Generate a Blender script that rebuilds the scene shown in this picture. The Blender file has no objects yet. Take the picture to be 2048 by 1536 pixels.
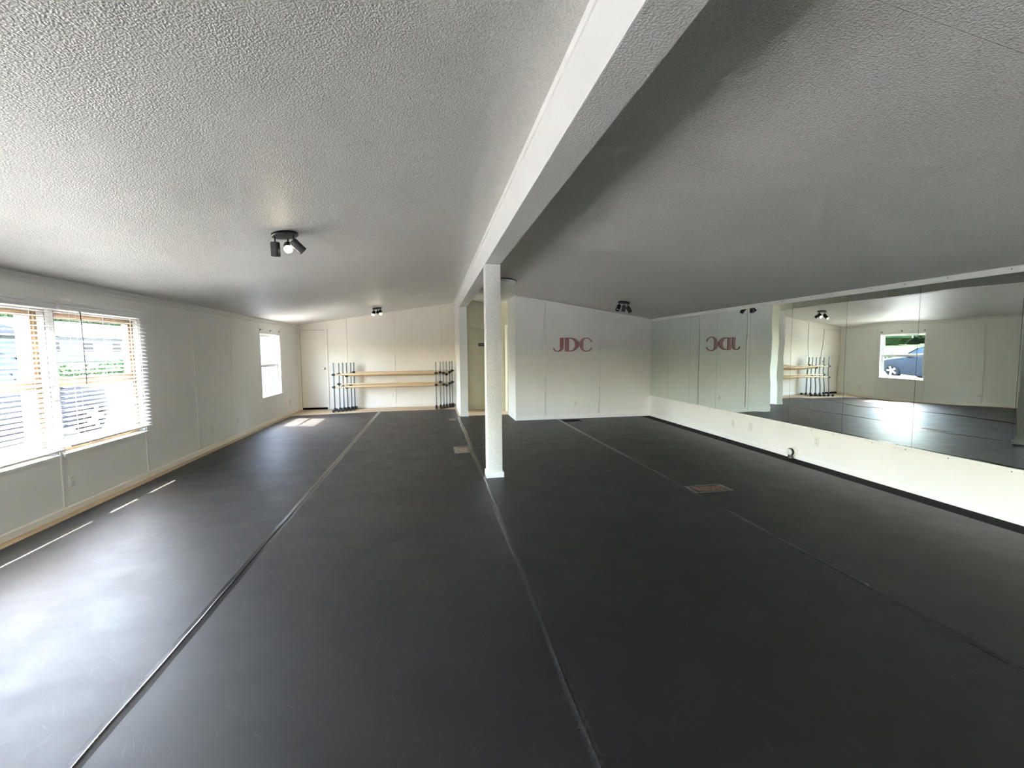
import bpy, bmesh, math, random
from mathutils import Vector, Matrix
R = math.radians
rnd = random.Random(7)
C = bpy.context.scene.collection
S = bpy.context.scene

# ------------------------------------------------------------------ camera
FPX, PITCH, YAW, ROLL, EYE = 880.0, -4.3534, 10.2788, -0.5121, 1.5
def cam_axes():
    p, y, r = R(PITCH), R(YAW), R(ROLL)
    fw = Vector((math.sin(y)*math.cos(p), math.cos(y)*math.cos(p), math.sin(p)))
    rt = Vector((math.cos(y), -math.sin(y), 0)); up = rt.cross(fw)
    return rt*math.cos(r)+up*math.sin(r), -rt*math.sin(r)+up*math.cos(r), fw
_rt, _up, _fw = cam_axes()
cd = bpy.data.cameras.new('camera'); cam = bpy.data.objects.new('camera', cd); C.objects.link(cam)
M = Matrix.Identity(4)
for i in range(3):
    M[i][0] = _rt[i]; M[i][1] = _up[i]; M[i][2] = -_fw[i]
M[2][3] = EYE
cam.matrix_world = M
cd.sensor_fit = 'HORIZONTAL'; cd.sensor_width = 36; cd.lens = 36*FPX/2048
cd.clip_start = 0.05; cd.clip_end = 400
S.camera = cam

# ------------------------------------------------------------------ world, sun, exposure
SUN_DIR = Vector((-0.605, 0.19, 1.0)).normalized()      # towards the sun (from the patch on the floor)
w = bpy.data.worlds.new('world'); S.world = w; w.use_nodes = True
nt = w.node_tree; nt.nodes.clear()
o = nt.nodes.new('ShaderNodeOutputWorld'); b = nt.nodes.new('ShaderNodeBackground')
sky = nt.nodes.new('ShaderNodeTexSky'); sky.sky_type = 'NISHITA'; sky.sun_disc = False
sky.sun_elevation = math.asin(SUN_DIR.z); sky.sun_rotation = math.atan2(SUN_DIR.x, SUN_DIR.y)
sky.air_density = 1.3; sky.dust_density = 3.0; sky.ozone_density = 1.0
b.inputs['Strength'].default_value = 5.6
nt.links.new(sky.outputs[0], b.inputs['Color']); nt.links.new(b.outputs[0], o.inputs['Surface'])
sl = bpy.data.lights.new('sun', 'SUN'); sl.energy = 42.0; sl.angle = R(0.53); sl.color = (1.0, 0.95, 0.87)
so = bpy.data.objects.new('sun', sl); C.objects.link(so); so.location = (-20, 6, 34)
so.rotation_euler = SUN_DIR.to_track_quat('Z', 'Y').to_euler()
for (px, py, pz, sx, sz, dv) in ((-3.58, 10.31, 1.24, 1.18, 1.32, (1, 0, 0)), (-3.58, 5.365, 1.235, 1.2, 1.34, (1, 0, 0)), (-3.58, 4.075, 1.235, 1.2, 1.34, (1, 0, 0)),
                                 (-3.58, 1.625, 1.235, 1.19, 1.34, (1, 0, 0)), (-1.85, -6.32, 1.25, 1.7, 1.4, (0, 1, 0)), (-3.58, -0.835, 1.235, 1.19, 1.34, (1, 0, 0)), (3.0, -6.32, 1.25, 1.8, 1.4, (0, 1, 0)), (-3.58, -4.525, 1.235, 1.19, 1.34, (1, 0, 0))):
    al = bpy.data.lights.new('window_portal', 'AREA'); al.shape = 'RECTANGLE'; al.size = sx; al.size_y = sz; al.cycles.is_portal = True
    ao = bpy.data.objects.new('window_portal', al); C.objects.link(ao); ao.location = (px, py, pz)      # guides sky sampling only, emits nothing
    ao.rotation_euler = Vector(dv).to_track_quat('-Z', 'Z').to_euler()
vs = S.view_settings; vs.view_transform = 'Standard'; vs.look = 'None'; vs.exposure = 1.0; vs.gamma = 1.0
vs.use_curve_mapping = False
cy = S.cycles
cy.use_denoising = True; cy.max_bounces = 14; cy.diffuse_bounces = 8; cy.glossy_bounces = 6
cy.transmission_bounces = 6; cy.transparent_max_bounces = 16; cy.sample_clamp_indirect = 12.0
cy.caustics_reflective = False; cy.caustics_refractive = False; cy.use_adaptive_sampling = False

# ------------------------------------------------------------------ materials
MAT = {}
def new_mat(name):
    m = bpy.data.materials.new(name); m.use_nodes = True; MAT[name] = m
    n = m.node_tree; n.nodes.clear()
    out = n.nodes.new('ShaderNodeOutputMaterial'); p = n.nodes.new('ShaderNodeBsdfPrincipled')
    n.links.new(p.outputs[0], out.inputs[0])
    return m, n, p, out
def N(n, t, **k):
    x = n.nodes.new(t)
    for a, v in k.items():
        if hasattr(x, a): setattr(x, a, v)
        else: x.inputs[a].default_value = v
    return x
def coords(n, scale=(1,1,1), rot=(0,0,0), kind='POINT'):
    g = N(n, 'ShaderNodeNewGeometry'); mp = N(n, 'ShaderNodeMapping'); mp.vector_type = kind
    mp.inputs['Scale'].default_value = scale; mp.inputs['Rotation'].default_value = rot
    n.links.new(g.outputs['Position'], mp.inputs['Vector'])
    return mp.outputs[0]
def ramp(n, fac, stops):
    r = N(n, 'ShaderNodeValToRGB'); e = r.color_ramp.elements
    while len(e) < len(stops): e.new(0.5)
    for i, (p, c) in enumerate(stops):
        e[i].position = p; e[i].color = (*c, 1) if len(c) == 3 else c
    n.links.new(fac, r.inputs[0]); return r.outputs[0]
def mixc(n, fac, a, b2, mode='MIX'):
    x = N(n, 'ShaderNodeMix', data_type='RGBA', blend_type=mode)
    for s, v in ((0, fac), (6, a), (7, b2)):
        if isinstance(v, (int, float)): x.inputs[s].default_value = v
        elif isinstance(v, tuple): x.inputs[s].default_value = (*v, 1)
        else: n.links.new(v, x.inputs[s])
    return x.outputs[2]
def g3(v): return (v, v, v)
def simple(name, col, rough=0.5, metal=0.0, noise=0.0, nscale=20, spec=0.5, bump=0.0, bscale=80, bdist=0.002):
    m, n, p, out = new_mat(name)
    p.inputs['Roughness'].default_value = rough; p.inputs['Metallic'].default_value = metal
    p.inputs['Specular IOR Level'].default_value = spec
    v = coords(n)
    t = N(n, 'ShaderNodeTexNoise', Scale=nscale, Detail=4.0); n.links.new(v, t.inputs['Vector'])
    lo = tuple(c*(1-noise) for c in col); hi = tuple(min(1, c*(1+noise)) for c in col)
    n.links.new(ramp(n, t.outputs[0], [(0.3, lo), (0.7, hi)]), p.inputs['Base Color'])
    if bump:
        t2 = N(n, 'ShaderNodeTexNoise', Scale=bscale, Detail=3.0); n.links.new(v, t2.inputs['Vector'])
        bp = N(n, 'ShaderNodeBump', Strength=bump, Distance=bdist); n.links.new(t2.outputs[0], bp.inputs['Height'])
        n.links.new(bp.outputs[0], p.inputs['Normal'])
    return m
def emis(name, col, st):
    m, n, p, out = new_mat(name); p.inputs['Base Color'].default_value = (0.8, 0.8, 0.8, 1)
    p.inputs['Emission Color'].default_value = (*col, 1); p.inputs['Emission Strength'].default_value = st
    return m

def wall_mat(name, col, rough=0.55):
    """painted wall board: faint mottling, scuffs towards the floor, fine roller texture"""
    m, n, p, out = new_mat(name)
    v = coords(n); p.inputs['Roughness'].default_value = rough
    t = N(n, 'ShaderNodeTexNoise', Scale=2.2, Detail=5.0, Roughness=0.6); n.links.new(v, t.inputs['Vector'])
    base = ramp(n, t.outputs[0], [(0.35, tuple(c*0.965 for c in col)), (0.7, col)])
    sc = N(n, 'ShaderNodeTexNoise', Scale=9.0, Detail=6.0, Roughness=0.75, Distortion=0.6); n.links.new(v, sc.inputs['Vector'])
    mask = ramp(n, sc.outputs[0], [(0.69, g3(0.0)), (0.74, g3(0.16))])
    c2 = mixc(n, mask, base, (0.40, 0.37, 0.33))
    n.links.new(c2, p.inputs['Base Color'])
    f = N(n, 'ShaderNodeTexNoise', Scale=160.0, Detail=2.0); n.links.new(v, f.inputs['Vector'])
    bp = N(n, 'ShaderNodeBump', Strength=0.10, Distance=0.002); n.links.new(f.outputs[0], bp.inputs['Height'])
    n.links.new(bp.outputs[0], p.inputs['Normal'])
    return m
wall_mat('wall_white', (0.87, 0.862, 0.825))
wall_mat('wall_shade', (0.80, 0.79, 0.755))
simple('trim_white', (0.90, 0.89, 0.86), 0.4, noise=0.02, nscale=8)
wall_mat('trim_cream', (0.85, 0.80, 0.71), 0.45)

def ceiling_mat():
    m, n, p, out = new_mat('ceiling_texture')
    v = coords(n); p.inputs['Roughness'].default_value = 0.42; p.inputs['Specular IOR Level'].default_value = 0.4
    t = N(n, 'ShaderNodeTexNoise', Scale=1.1, Detail=4.0); n.links.new(v, t.inputs['Vector'])
    cm = N(n, 'ShaderNodeMix', data_type='RGBA', blend_type='MULTIPLY'); cm.inputs[0].default_value = 1.0
    n.links.new(ramp(n, t.outputs[0], [(0.35, (0.75, 0.735, 0.69)), (0.65, (0.79, 0.775, 0.73))]), cm.inputs[6]); n.links.new(cm.outputs[2], p.inputs['Base Color'])
    a = N(n, 'ShaderNodeTexNoise', Scale=115.0, Detail=2.5, Roughness=0.5); n.links.new(v, a.inputs['Vector'])
    b2 = N(n, 'ShaderNodeTexVoronoi', Scale=130.0, feature='SMOOTH_F1'); n.links.new(v, b2.inputs['Vector'])
    mx = N(n, 'ShaderNodeMath', operation='ADD'); n.links.new(a.outputs[0], mx.inputs[0]); n.links.new(b2.outputs['Distance'], mx.inputs[1])
    n.links.new(ramp(n, a.outputs[0], [(0.38, g3(0.84)), (0.62, g3(1.0))]), cm.inputs[7])  # bump noise also darkens the hollows: relief shading painted into the colour
    bp = N(n, 'ShaderNodeBump', Strength=0.75, Distance=0.0055); n.links.new(mx.outputs[0], bp.inputs['Height'])
    n.links.new(bp.outputs[0], p.inputs['Normal'])
ceiling_mat()
def beam_mat():
    m, n, p, out = new_mat('beam_texture')
    v = coords(n); p.inputs['Roughness'].default_value = 0.55
    p.inputs['Base Color'].default_value = (0.82, 0.81, 0.765, 1)
    a = N(n, 'ShaderNodeTexNoise', Scale=105.0, Detail=2.5); n.links.new(v, a.inputs['Vector'])
    n.links.new(ramp(n, a.outputs[0], [(0.36, (0.70, 0.69, 0.65)), (0.62, (0.84, 0.83, 0.785))]), p.inputs['Base Color'])  # hollows of the bump are coloured darker, painting in the relief shading
    bp = N(n, 'ShaderNodeBump', Strength=0.8, Distance=0.006); n.links.new(a.outputs[0], bp.inputs['Height'])
    n.links.new(bp.outputs[0], p.inputs['Normal'])
beam_mat()

def vinyl_mat():
    """black dance vinyl: scuffs and hairline scratches in several directions"""
    m, n, p, out = new_mat('black_vinyl')
    v = coords(n)
    t = N(n, 'ShaderNodeTexNoise', Scale=1.3, Detail=6.0, Roughness=0.6); n.links.new(v, t.inputs['Vector'])
    base = ramp(n, t.outputs[0], [(0.3, (0.0035, 0.0035, 0.0036)), (0.7, (0.0055, 0.0055, 0.0055))])
    col = base
    for i, (rot, s, lo, hi, amt) in enumerate([(112, (4.2, 110, 1), 0.70, 0.76, 0.040), (-58, (5.2, 130, 1), 0.71, 0.77, 0.035),
                                               (75, (4.6, 120, 1), 0.71, 0.77, 0.040), (142, (4.0, 100, 1), 0.71, 0.77, 0.040)]):
        vv = coords(n, tuple(1/q for q in s), (0, 0, R(rot)), 'TEXTURE')
        k = N(n, 'ShaderNodeTexNoise', Scale=1.0, Detail=1.5, Distortion=0.35); n.links.new(vv, k.inputs['Vector'])
        msk = ramp(n, k.outputs[0], [(lo, g3(0)), (hi, g3(amt*6))])
        col = mixc(n, msk, col, (0.10, 0.10, 0.10))
    n.links.new(col, p.inputs['Base Color'])
    r2 = N(n, 'ShaderNodeTexNoise', Scale=3.0, Detail=8.0, Roughness=0.7); n.links.new(v, r2.inputs['Vector'])
    rr = N(n, 'ShaderNodeMapRange'); rr.inputs['From Min'].default_value = 0.3; rr.inputs['From Max'].default_value = 0.7
    rr.inputs['To Min'].default_value = 0.43; rr.inputs['To Max'].default_value = 0.53
    n.links.new(r2.outputs[0], rr.inputs['Value']); n.links.new(rr.outputs[0], p.inputs['Roughness'])
    p.inputs['Specular IOR Level'].default_value = 0.58
    w1 = N(n, 'ShaderNodeTexNoise', Scale=2.4, Detail=2.0); n.links.new(coords(n, (0.6, 1.6, 1)), w1.inputs['Vector'])
    w2 = N(n, 'ShaderNodeTexNoise', Scale=320.0, Detail=1.0); n.links.new(v, w2.inputs['Vector'])
    b1 = N(n, 'ShaderNodeBump', Strength=0.25, Distance=0.012); n.links.new(w1.outputs[0], b1.inputs['Height'])
    b3 = N(n, 'ShaderNodeBump', Strength=0.12, Distance=0.001); n.links.new(w2.outputs[0], b3.inputs['Height'])
    n.links.new(b1.outputs[0], b3.inputs['Normal']); n.links.new(b3.outputs[0], p.inputs['Normal'])
vinyl_mat()
def wood_mat(name, c1, c2, axis=0, rough=0.5, s=18):
    m, n, p, out = new_mat(name)
    sc = [s, s, s]; sc[axis] = s*0.06
    v = coords(n, tuple(sc))
    t = N(n, 'ShaderNodeTexNoise', Scale=1.0, Detail=5.0, Distortion=0.8); n.links.new(v, t.inputs['Vector'])
    n.links.new(ramp(n, t.outputs[0], [(0.3, c1), (0.7, c2)]), p.inputs['Base Color'])
    p.inputs['Roughness'].default_value = rough
wood_mat('subfloor_wood', (0.50, 0.36, 0.22), (0.60, 0.45, 0.29), 0, 0.55)
wood_mat('barre_wood', (0.66, 0.47, 0.27), (0.76, 0.58, 0.36), 0, 0.4, 30)
wood_mat('post_wood', (0.10, 0.058, 0.022), (0.15, 0.09, 0.035), 2, 0.7, 12)
simple('tape_black', (0.018, 0.018, 0.018), 0.22, noise=0.3, nscale=30, bump=0.25, bscale=40, bdist=0.002)
simple('matte_black_strip', (0.006, 0.006, 0.006), 0.85, noise=0.2, spec=0.15)
simple('black_metal', (0.010, 0.010, 0.011), 0.42, 0.0, noise=0.15)
simple('black_rubber', (0.012, 0.012, 0.013), 0.6, noise=0.2)
simple('steel_tube', (0.20, 0.215, 0.235), 0.36, 0.75, noise=0.1)
simple('chrome', (0.75, 0.75, 0.75), 0.15, 1.0)
simple('brass', (0.75, 0.66, 0.48), 0.22, 1.0)
simple('blind_white', (0.86, 0.86, 0.85), 0.45, noise=0.02)
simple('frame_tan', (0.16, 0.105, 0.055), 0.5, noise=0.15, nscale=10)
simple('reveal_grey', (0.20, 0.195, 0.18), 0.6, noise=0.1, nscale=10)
simple('vinyl_frame', (0.85, 0.85, 0.83), 0.35, noise=0.02)
simple('outlet_plate', (0.78, 0.77, 0.72), 0.35, noise=0.02)
simple('outlet_dark', (0.05, 0.05, 0.05), 0.5)
simple('letter_rose', (0.36, 0.155, 0.165), 0.45, noise=0.05, nscale=6)
simple('rust', (0.15, 0.085, 0.055), 0.8, noise=0.6, nscale=30)
simple('register_brown', (0.24, 0.17, 0.10), 0.55, noise=0.3, nscale=40)
simple('clear_tape', (0.07, 0.07, 0.066), 0.25, noise=0.4, nscale=25)
simple('gap_shade', (0.004, 0.004, 0.004), 0.9, spec=0.1)
simple('frosted_dome', (0.85, 0.84, 0.80), 0.2, noise=0.01)
simple('cord_white', (0.80, 0.80, 0.78), 0.6)
simple('wand_dark', (0.05, 0.035, 0.05), 0.4)
simple('sign_black', (0.006, 0.006, 0.006), 0.35)
simple('sign_grey', (0.22, 0.22, 0.22), 0.5)
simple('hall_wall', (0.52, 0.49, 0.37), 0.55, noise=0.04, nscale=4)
emis('bulb_lit', (1.0, 0.86, 0.62), 60.0)
simple('bulb_off', (0.75, 0.75, 0.72), 0.25)
# mirror: silvered glass with the faintest waviness
m, n, p, out = new_mat('mirror_glass')
n.nodes.remove(p)
gl = N(n, 'ShaderNodeBsdfGlossy', Roughness=0.0); gl.inputs['Color'].default_value = (0.80, 0.87, 0.82, 1)
wv = N(n, 'ShaderNodeTexNoise', Scale=1.0, Detail=1.0); n.links.new(coords(n, (1, 1.0, 2.2)), wv.inputs['Vector'])
bp = N(n, 'ShaderNodeBump', Strength=0.10, Distance=0.03); n.links.new(wv.outputs[0], bp.inputs['Height'])
n.links.new(bp.outputs[0], gl.inputs['Normal']); n.links.new(gl.outputs[0], out.inputs[0])
simple('mirror_edge', (0.03, 0.06, 0.05), 0.3)
# window pane: clear sheet glass
m, n, p, out = new_mat('window_glass')
n.nodes.remove(p)
tr = N(n, 'ShaderNodeBsdfTransparent'); tr.inputs['Color'].default_value = (0.965, 0.965, 0.96, 1)
gs = N(n, 'ShaderNodeBsdfGlossy', Roughness=0.02); lw = N(n, 'ShaderNodeLayerWeight', Blend=0.5); pw = N(n, 'ShaderNodeMath', operation='POWER'); pw.inputs[1].default_value = 5.0
fr = N(n, 'ShaderNodeMath', operation='MULTIPLY_ADD'); fr.inputs[1].default_value = 0.6; fr.inputs[2].default_value = 0.02
n.links.new(lw.outputs['Facing'], pw.inputs[0]); n.links.new(pw.outputs[0], fr.inputs[0])
ms = N(n, 'ShaderNodeMixShader'); n.links.new(fr.outputs[0], ms.inputs[0]); n.links.new(tr.outputs[0], ms.inputs[1])
n.links.new(gs.outputs[0], ms.inputs[2]); n.links.new(ms.outputs[0], out.inputs[0])
# outdoors
simple('asphalt', (0.26, 0.253, 0.24), 0.9, noise=0.12, nscale=1.2, bump=0.3, bscale=60, bdist=0.01)
simple('grass', (0.016, 0.030, 0.006), 0.95, spec=0.1, noise=0.45, nscale=1.6)
simple('leaf_dark', (0.010, 0.022, 0.010), 0.8, spec=0.1, noise=0.5, nscale=1.3)
simple('leaf_light', (0.020, 0.040, 0.012), 0.8, spec=0.1, noise=0.5, nscale=1.3)
simple('bark', (0.10, 0.07, 0.05), 0.95, noise=0.4, nscale=12)
simple('car_dark', (0.008, 0.011, 0.016), 0.5, 0.0, spec=0.06)
simple('car_blue', (0.012, 0.024, 0.055), 0.5, 0.0, spec=0.06)
simple('car_glass', (0.008, 0.012, 0.018), 0.15, spec=0.15)
simple('tyre', (0.010, 0.010, 0.010), 0.9, spec=0.1)
simple('alloy', (0.20, 0.205, 0.21), 0.5, 0.3)
simple('lamp_plastic', (0.75, 0.76, 0.78), 0.15)
simple('roof_grey', (0.020, 0.021, 0.026), 0.9, noise=0.2, nscale=6)
simple('siding_grey', (0.050, 0.054, 0.064), 0.7, noise=0.08, nscale=4)
simple('siding_pale', (0.10, 0.122, 0.150), 0.55, noise=0.06, nscale=5)

# ------------------------------------------------------------------ mesh building
class MB:
    def __init__(s): s.v = []; s.f = []; s.mi = []; s.cur = 0
    def add(s, vs, fs):
        k = len(s.v); s.v += [Vector(x) for x in vs]
        for f in fs: s.f.append([i+k for i in f]); s.mi.append(s.cur)
        return s
    def box(s, a, b):
        x0, x1 = sorted((a[0], b[0])); y0, y1 = sorted((a[1], b[1])); z0, z1 = sorted((a[2], b[2]))
        return s.add([(x0,y0,z0),(x1,y0,z0),(x1,y1,z0),(x0,y1,z0),(x0,y0,z1),(x1,y0,z1),(x1,y1,z1),(x0,y1,z1)],
              [(0,3,2,1),(4,5,6,7),(0,1,5,4),(1,2,6,5),(2,3,7,6),(3,0,4,7)])
    def cyl(s, a, b, r, r2=None, seg=14, caps=True):
        a, b = Vector(a), Vector(b); r2 = r if r2 is None else r2
        d = (b-a).normalized(); u = d.orthogonal().normalized(); w2 = d.cross(u)
        vs = [c+(u*math.cos(t)+w2*math.sin(t))*rr for c, rr in ((a, r), (b, r2)) for t in [2*math.pi*i/seg for i in range(seg)]]
        fs = [(i, (i+1) % seg, seg+(i+1) % seg, seg+i) for i in range(seg)]
        if caps: fs += [tuple(range(seg))[::-1], tuple(range(seg, 2*seg))]
        return s.add(vs, fs)
    def lathe(s, o, axis, prof, seg=24):
        """prof = [(distance along axis, radius), ...]"""
        o = Vector(o); d = Vector(axis).normalized(); u = d.orthogonal().normalized(); w2 = d.cross(u)
        vs = []; fs = []
        for h, r in prof:
            for i in range(seg):
                t = 2*math.pi*i/seg; vs.append(o+d*h+(u*math.cos(t)+w2*math.sin(t))*max(r, 1e-5))
        for j in range(len(prof)-1):
            for i in range(seg):
                fs.append((j*seg+i, j*seg+(i+1) % seg, (j+1)*seg+(i+1) % seg, (j+1)*seg+i))
        fs += [tuple(range(seg))[::-1], tuple(range((len(prof)-1)*seg, len(prof)*seg))]
        return s.add(vs, fs)
    def tube(s, pts, r, seg=8):
        pts = [Vector(p) for p in pts]; vs = []; fs = []
        for k, p in enumerate(pts):
            d = (pts[min(k+1, len(pts)-1)]-pts[max(k-1, 0)]).normalized()
            u = d.cross(Vector((0.3, 0.2, 0.9))).normalized(); w2 = d.cross(u)
            for i in range(seg):
                t = 2*math.pi*i/seg; vs.append(p+(u*math.cos(t)+w2*math.sin(t))*r)
        for k in range(len(pts)-1):
            for i in range(seg):
                fs.append((k*seg+i, k*seg+(i+1) % seg, (k+1)*seg+(i+1) % seg, (k+1)*seg+i))
        fs += [tuple(range(seg))[::-1], tuple(range((len(pts)-1)*seg, len(pts)*seg))]
        return s.add(vs, fs)
    def prism(s, poly, ext):
        """poly = planar list of points, ext = extrusion vector"""
        n2 = len(poly); e = Vector(ext); poly = [Vector(p) for p in poly]
        fs = [tuple(range(n2))[::-1], tuple(range(n2, 2*n2))]+[(i, (i+1) % n2, n2+(i+1) % n2, n2+i) for i in range(n2)]
        return s.add(poly+[p+e for p in poly], fs)
    def grid(s, xs, ys, z0, z1, holes=()):
        """slab with rectangular holes, top at z1"""
        for i in range(len(xs)-1):
            for j in range(len(ys)-1):
                cx, cy2 = (xs[i]+xs[i+1])/2, (ys[j]+ys[j+1])/2
                if any(h[0] < cx < h[1] and h[2] < cy2 < h[3] for h in holes): continue
                s.box((xs[i], ys[j], z0), (xs[i+1], ys[j+1], z1))
        return s
    def build(s, name, mat, parent=None, bevel=0, smooth=True, weld=False):
        me = bpy.data.meshes.new(name)
        off = Vector((0,0,0))
        p = parent
        while p is not None: off = off+p.location; p = p.parent
        loc = Vector((0,0,0))
        bm = bmesh.new(); vs2 = [bm.verts.new(v-off) for v in s.v]
        for f, mi in zip(s.f, s.mi):
            try:
                nf = bm.faces.new([vs2[i] for i in f]); nf.material_index = mi
            except ValueError: pass
        if weld: bmesh.ops.remove_doubles(bm, verts=bm.verts, dist=1e-4)
        bmesh.ops.recalc_face_normals(bm, faces=bm.faces)
        if bevel: bmesh.ops.bevel(bm, geom=list(bm.edges), offset=bevel, segments=2, affect='EDGES', profile=0.6)
        if parent is None or True:
            # put the origin at the base centre of the shape
            xs = [v.co.x for v in bm.verts]; ys = [v.co.y for v in bm.verts]; zs = [v.co.z for v in bm.verts]
            loc = Vector(((min(xs)+max(xs))/2, (min(ys)+max(ys))/2, min(zs)))
            for v in bm.verts: v.co -= loc
        bm.to_mesh(me); bm.free()
        if smooth:
            me.polygons.foreach_set('use_smooth', [True]*len(me.polygons)); me.set_sharp_from_angle(angle=R(32))
        ob = bpy.data.objects.new(name, me); C.objects.link(ob); ob.location = loc
        for mm in (mat if isinstance(mat, (list, tuple)) else [mat]): me.materials.append(MAT[mm])
        if parent is not None: ob.parent = parent
        return ob
def thing(name, label, cat, loc, group=None):
    ob = bpy.data.objects.new(name, None); C.objects.link(ob); ob.location = loc; ob.empty_display_size = 0.1
    return tag(ob, label, cat, group)
def tag(ob, label, cat, group=None):
    ob['label'] = label; ob['category'] = cat
    if group: ob['group'] = group
    return ob
def struct(ob, label=None):
    ob['kind'] = 'structure'
    if label: ob['label'] = label
    return ob
def lab(ob, label): ob['label'] = label; return ob
def copy_tree(src, parent=None):
    c = src.copy(); C.objects.link(c)
    if parent is not None: c.parent = parent
    for ch in list(src.children): copy_tree(ch, c)
    return c

# ------------------------------------------------------------------ room dimensions (metres)
XL, XR, YE, YJ, YB = -3.417, 4.840, 12.19, 9.19, -6.2
XB, XB2, XJ = 0.623, 0.796, 1.744
ZL, ZR, ZBEAM = 2.190, 2.173, 2.485
SLL, SLR = 0.1529, -0.1575
WT = 0.105                                  # outer wall thickness
def zl(x): return ZL+SLL*(x-XL)
def zr(x): return ZR+SLR*(x-XR)
YF, YP = 10.06, 5.073                       # front of partition end, front of post

# floor (plywood), vinyl sheets
fl = struct(MB().box((XL-0.1, YB-0.1, -0.12), (XR+0.1, YE+0.1, -0.004)).build('floor', 'subfloor_wood'), 'bare tan plywood subfloor showing along the walls')
HOLE3 = (2.70, 3.09, 4.08, 4.28); HOLE2 = (0.355, 0.50, 6.47, 6.80); HOLE4 = (2.72, 3.09, 8.80, 9.01); HOLE1 = (0.36, 0.46, 9.50, 9.80)
sh = []
m1 = MB().prism([(-3.32, YB, -0.004), (-1.318, YB, -0.004), (-1.318, 11.385, -0.004), (-3.31, 11.10, -0.004)], (0, 0, 0.004))
sh.append(lab(m1.build('vinyl_sheet', 'black_vinyl', fl, smooth=False), 'scuffed black vinyl sheet along the window wall'))
m2 = MB().grid([-1.316, HOLE2[0], HOLE1[0], HOLE1[1], HOLE2[1], 0.568], [YB, HOLE2[2], HOLE2[3], HOLE1[2], HOLE1[3], 11.405], -0.004, 0.0, [HOLE2, HOLE1])
sh.append(lab(m2.build('vinyl_sheet', 'black_vinyl', fl, smooth=False), 'black vinyl sheet left of the support post'))
m3 = MB(); m3.box((0.572, YB, -0.004), (2.664, 9.185, 0.0)); m3.box((0.572, 9.185, -0.004), (XJ, 10.13, 0.0))
sh.append(lab(m3.build('vinyl_sheet', 'black_vinyl', fl, smooth=False), 'black vinyl sheet running under the support post'))
m4 = MB().grid([2.668, HOLE3[0], HOLE4[0], HOLE3[1]-0.0001, HOLE4[1]+0.0001, 4.612], [YB, HOLE3[2], HOLE3[3], HOLE4[2], HOLE4[3], 9.183], -0.004, 0.0, [HOLE3, HOLE4])
sh.append(lab(m4.build('vinyl_sheet', 'black_vinyl', fl, smooth=False), 'black vinyl sheet along the mirror wall'))
st = MB().box((4.613, YB, -0.0039), (XR-0.012, 9.18, -0.002)).build('edge_strip', 'matte_black_strip', fl)
lab(st, 'matte black strip of floor below the mirror wall')
def seam(x, y0, y1, hw, parent, ridge=0.004, wob=0.004, step=0.18, ox=0.0):
    """taped joint: flat tape with a buckled ridge down the middle"""
    t = MB(); nseg = int((y1-y0)/step); pv = None; vs = []; fs = []
    prof = [(-hw, 0.0004), (-hw*0.35, 0.0010), (-0.007, 0.0012), (0.0, 1.0), (0.007, 0.0012), (hw*0.3, 0.0010), (hw, 0.0004)]
    off = 0; hh = ridge
    for i in range(nseg+1):
        y = y0+(y1-y0)*i/nseg; off = off*0.7+rnd.uniform(-wob, wob); hh = 0.6*hh+0.4*ridge*rnd.uniform(0.3, 1.7)
        for px, pz in prof:
            edge = rnd.uniform(-0.003, 0.003) if abs(px) > hw*0.9 else 0
            vs.append((x+ox+px+off+edge, y, hh if pz == 1.0 else pz))
    k = len(prof)
    for i in range(nseg):
        for j in range(k-1): fs.append((i*k+j, i*k+j+1, (i+1)*k+j+1, (i+1)*k+j))
    t.add(vs, fs)
    return t.build('seam_tape', 'tape_black', parent)
seam(-1.317, YB, 11.37, 0.034, sh[0], 0.006, 0.003)
seam(0.570, YB, 5.03, 0.022, sh[1], 0.004, 0.006); seam(0.570, 5.05, 10.05, 0.030, sh[1], 0.004, 0.008)
seam(2.666, YB, 9.17, 0.024, sh[2], 0.004, 0.003)

# floor registers
def register(label, hole, mat, lip=0.012, louv=7, h=0.006, lipmat='black_rubber'):
    x0, x1, y0, y1 = hole
    t = thing('floor_register', label, 'floor vent', ((x0+x1)/2, (y0+y1)/2, -0.004), 'floor registers')
    MB().box((x0, y0, -0.004), (x1, y1, -0.0028)).build('grille_plate', mat, t)
    for i in range(louv):
        yy = y0+(y1-y0)*(i+0.5)/louv
        MB().box((x0+0.01, yy-0.004, -0.0028), (x1-0.01, yy+0.004, -0.0004)).build('louver', mat, t)
    f = MB()
    f.box((x0-lip, y0-lip, 0.0005), (x1+lip, y0, h)); f.box((x0-lip, y1, 0.0005), (x1+lip, y1+lip, h))
    f.box((x0-lip, y0, 0.0005), (x0, y1, h)); f.box((x1, y0, 0.0005), (x1+lip, y1, h))
    f.build('vinyl_lip', lipmat, t)
    return t
register('rusty floor vent framed in black near the mirror wall', HOLE3, 'rust', 0.015, 5, 0.008, 'clear_tape')
register('small tan floor vent patched with tape beside support post', HOLE2, 'register_brown', 0.055, 6, 0.002, 'clear_tape')
register('black edged floor vent in front of the lettered wall', HOLE4, 'matte_black_strip', 0.012, 5, 0.005)
register('tan floor vent near the corner of the barre alcove partition', HOLE1, 'register_brown', 0.02, 6, 0.002, 'clear_tape')

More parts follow.
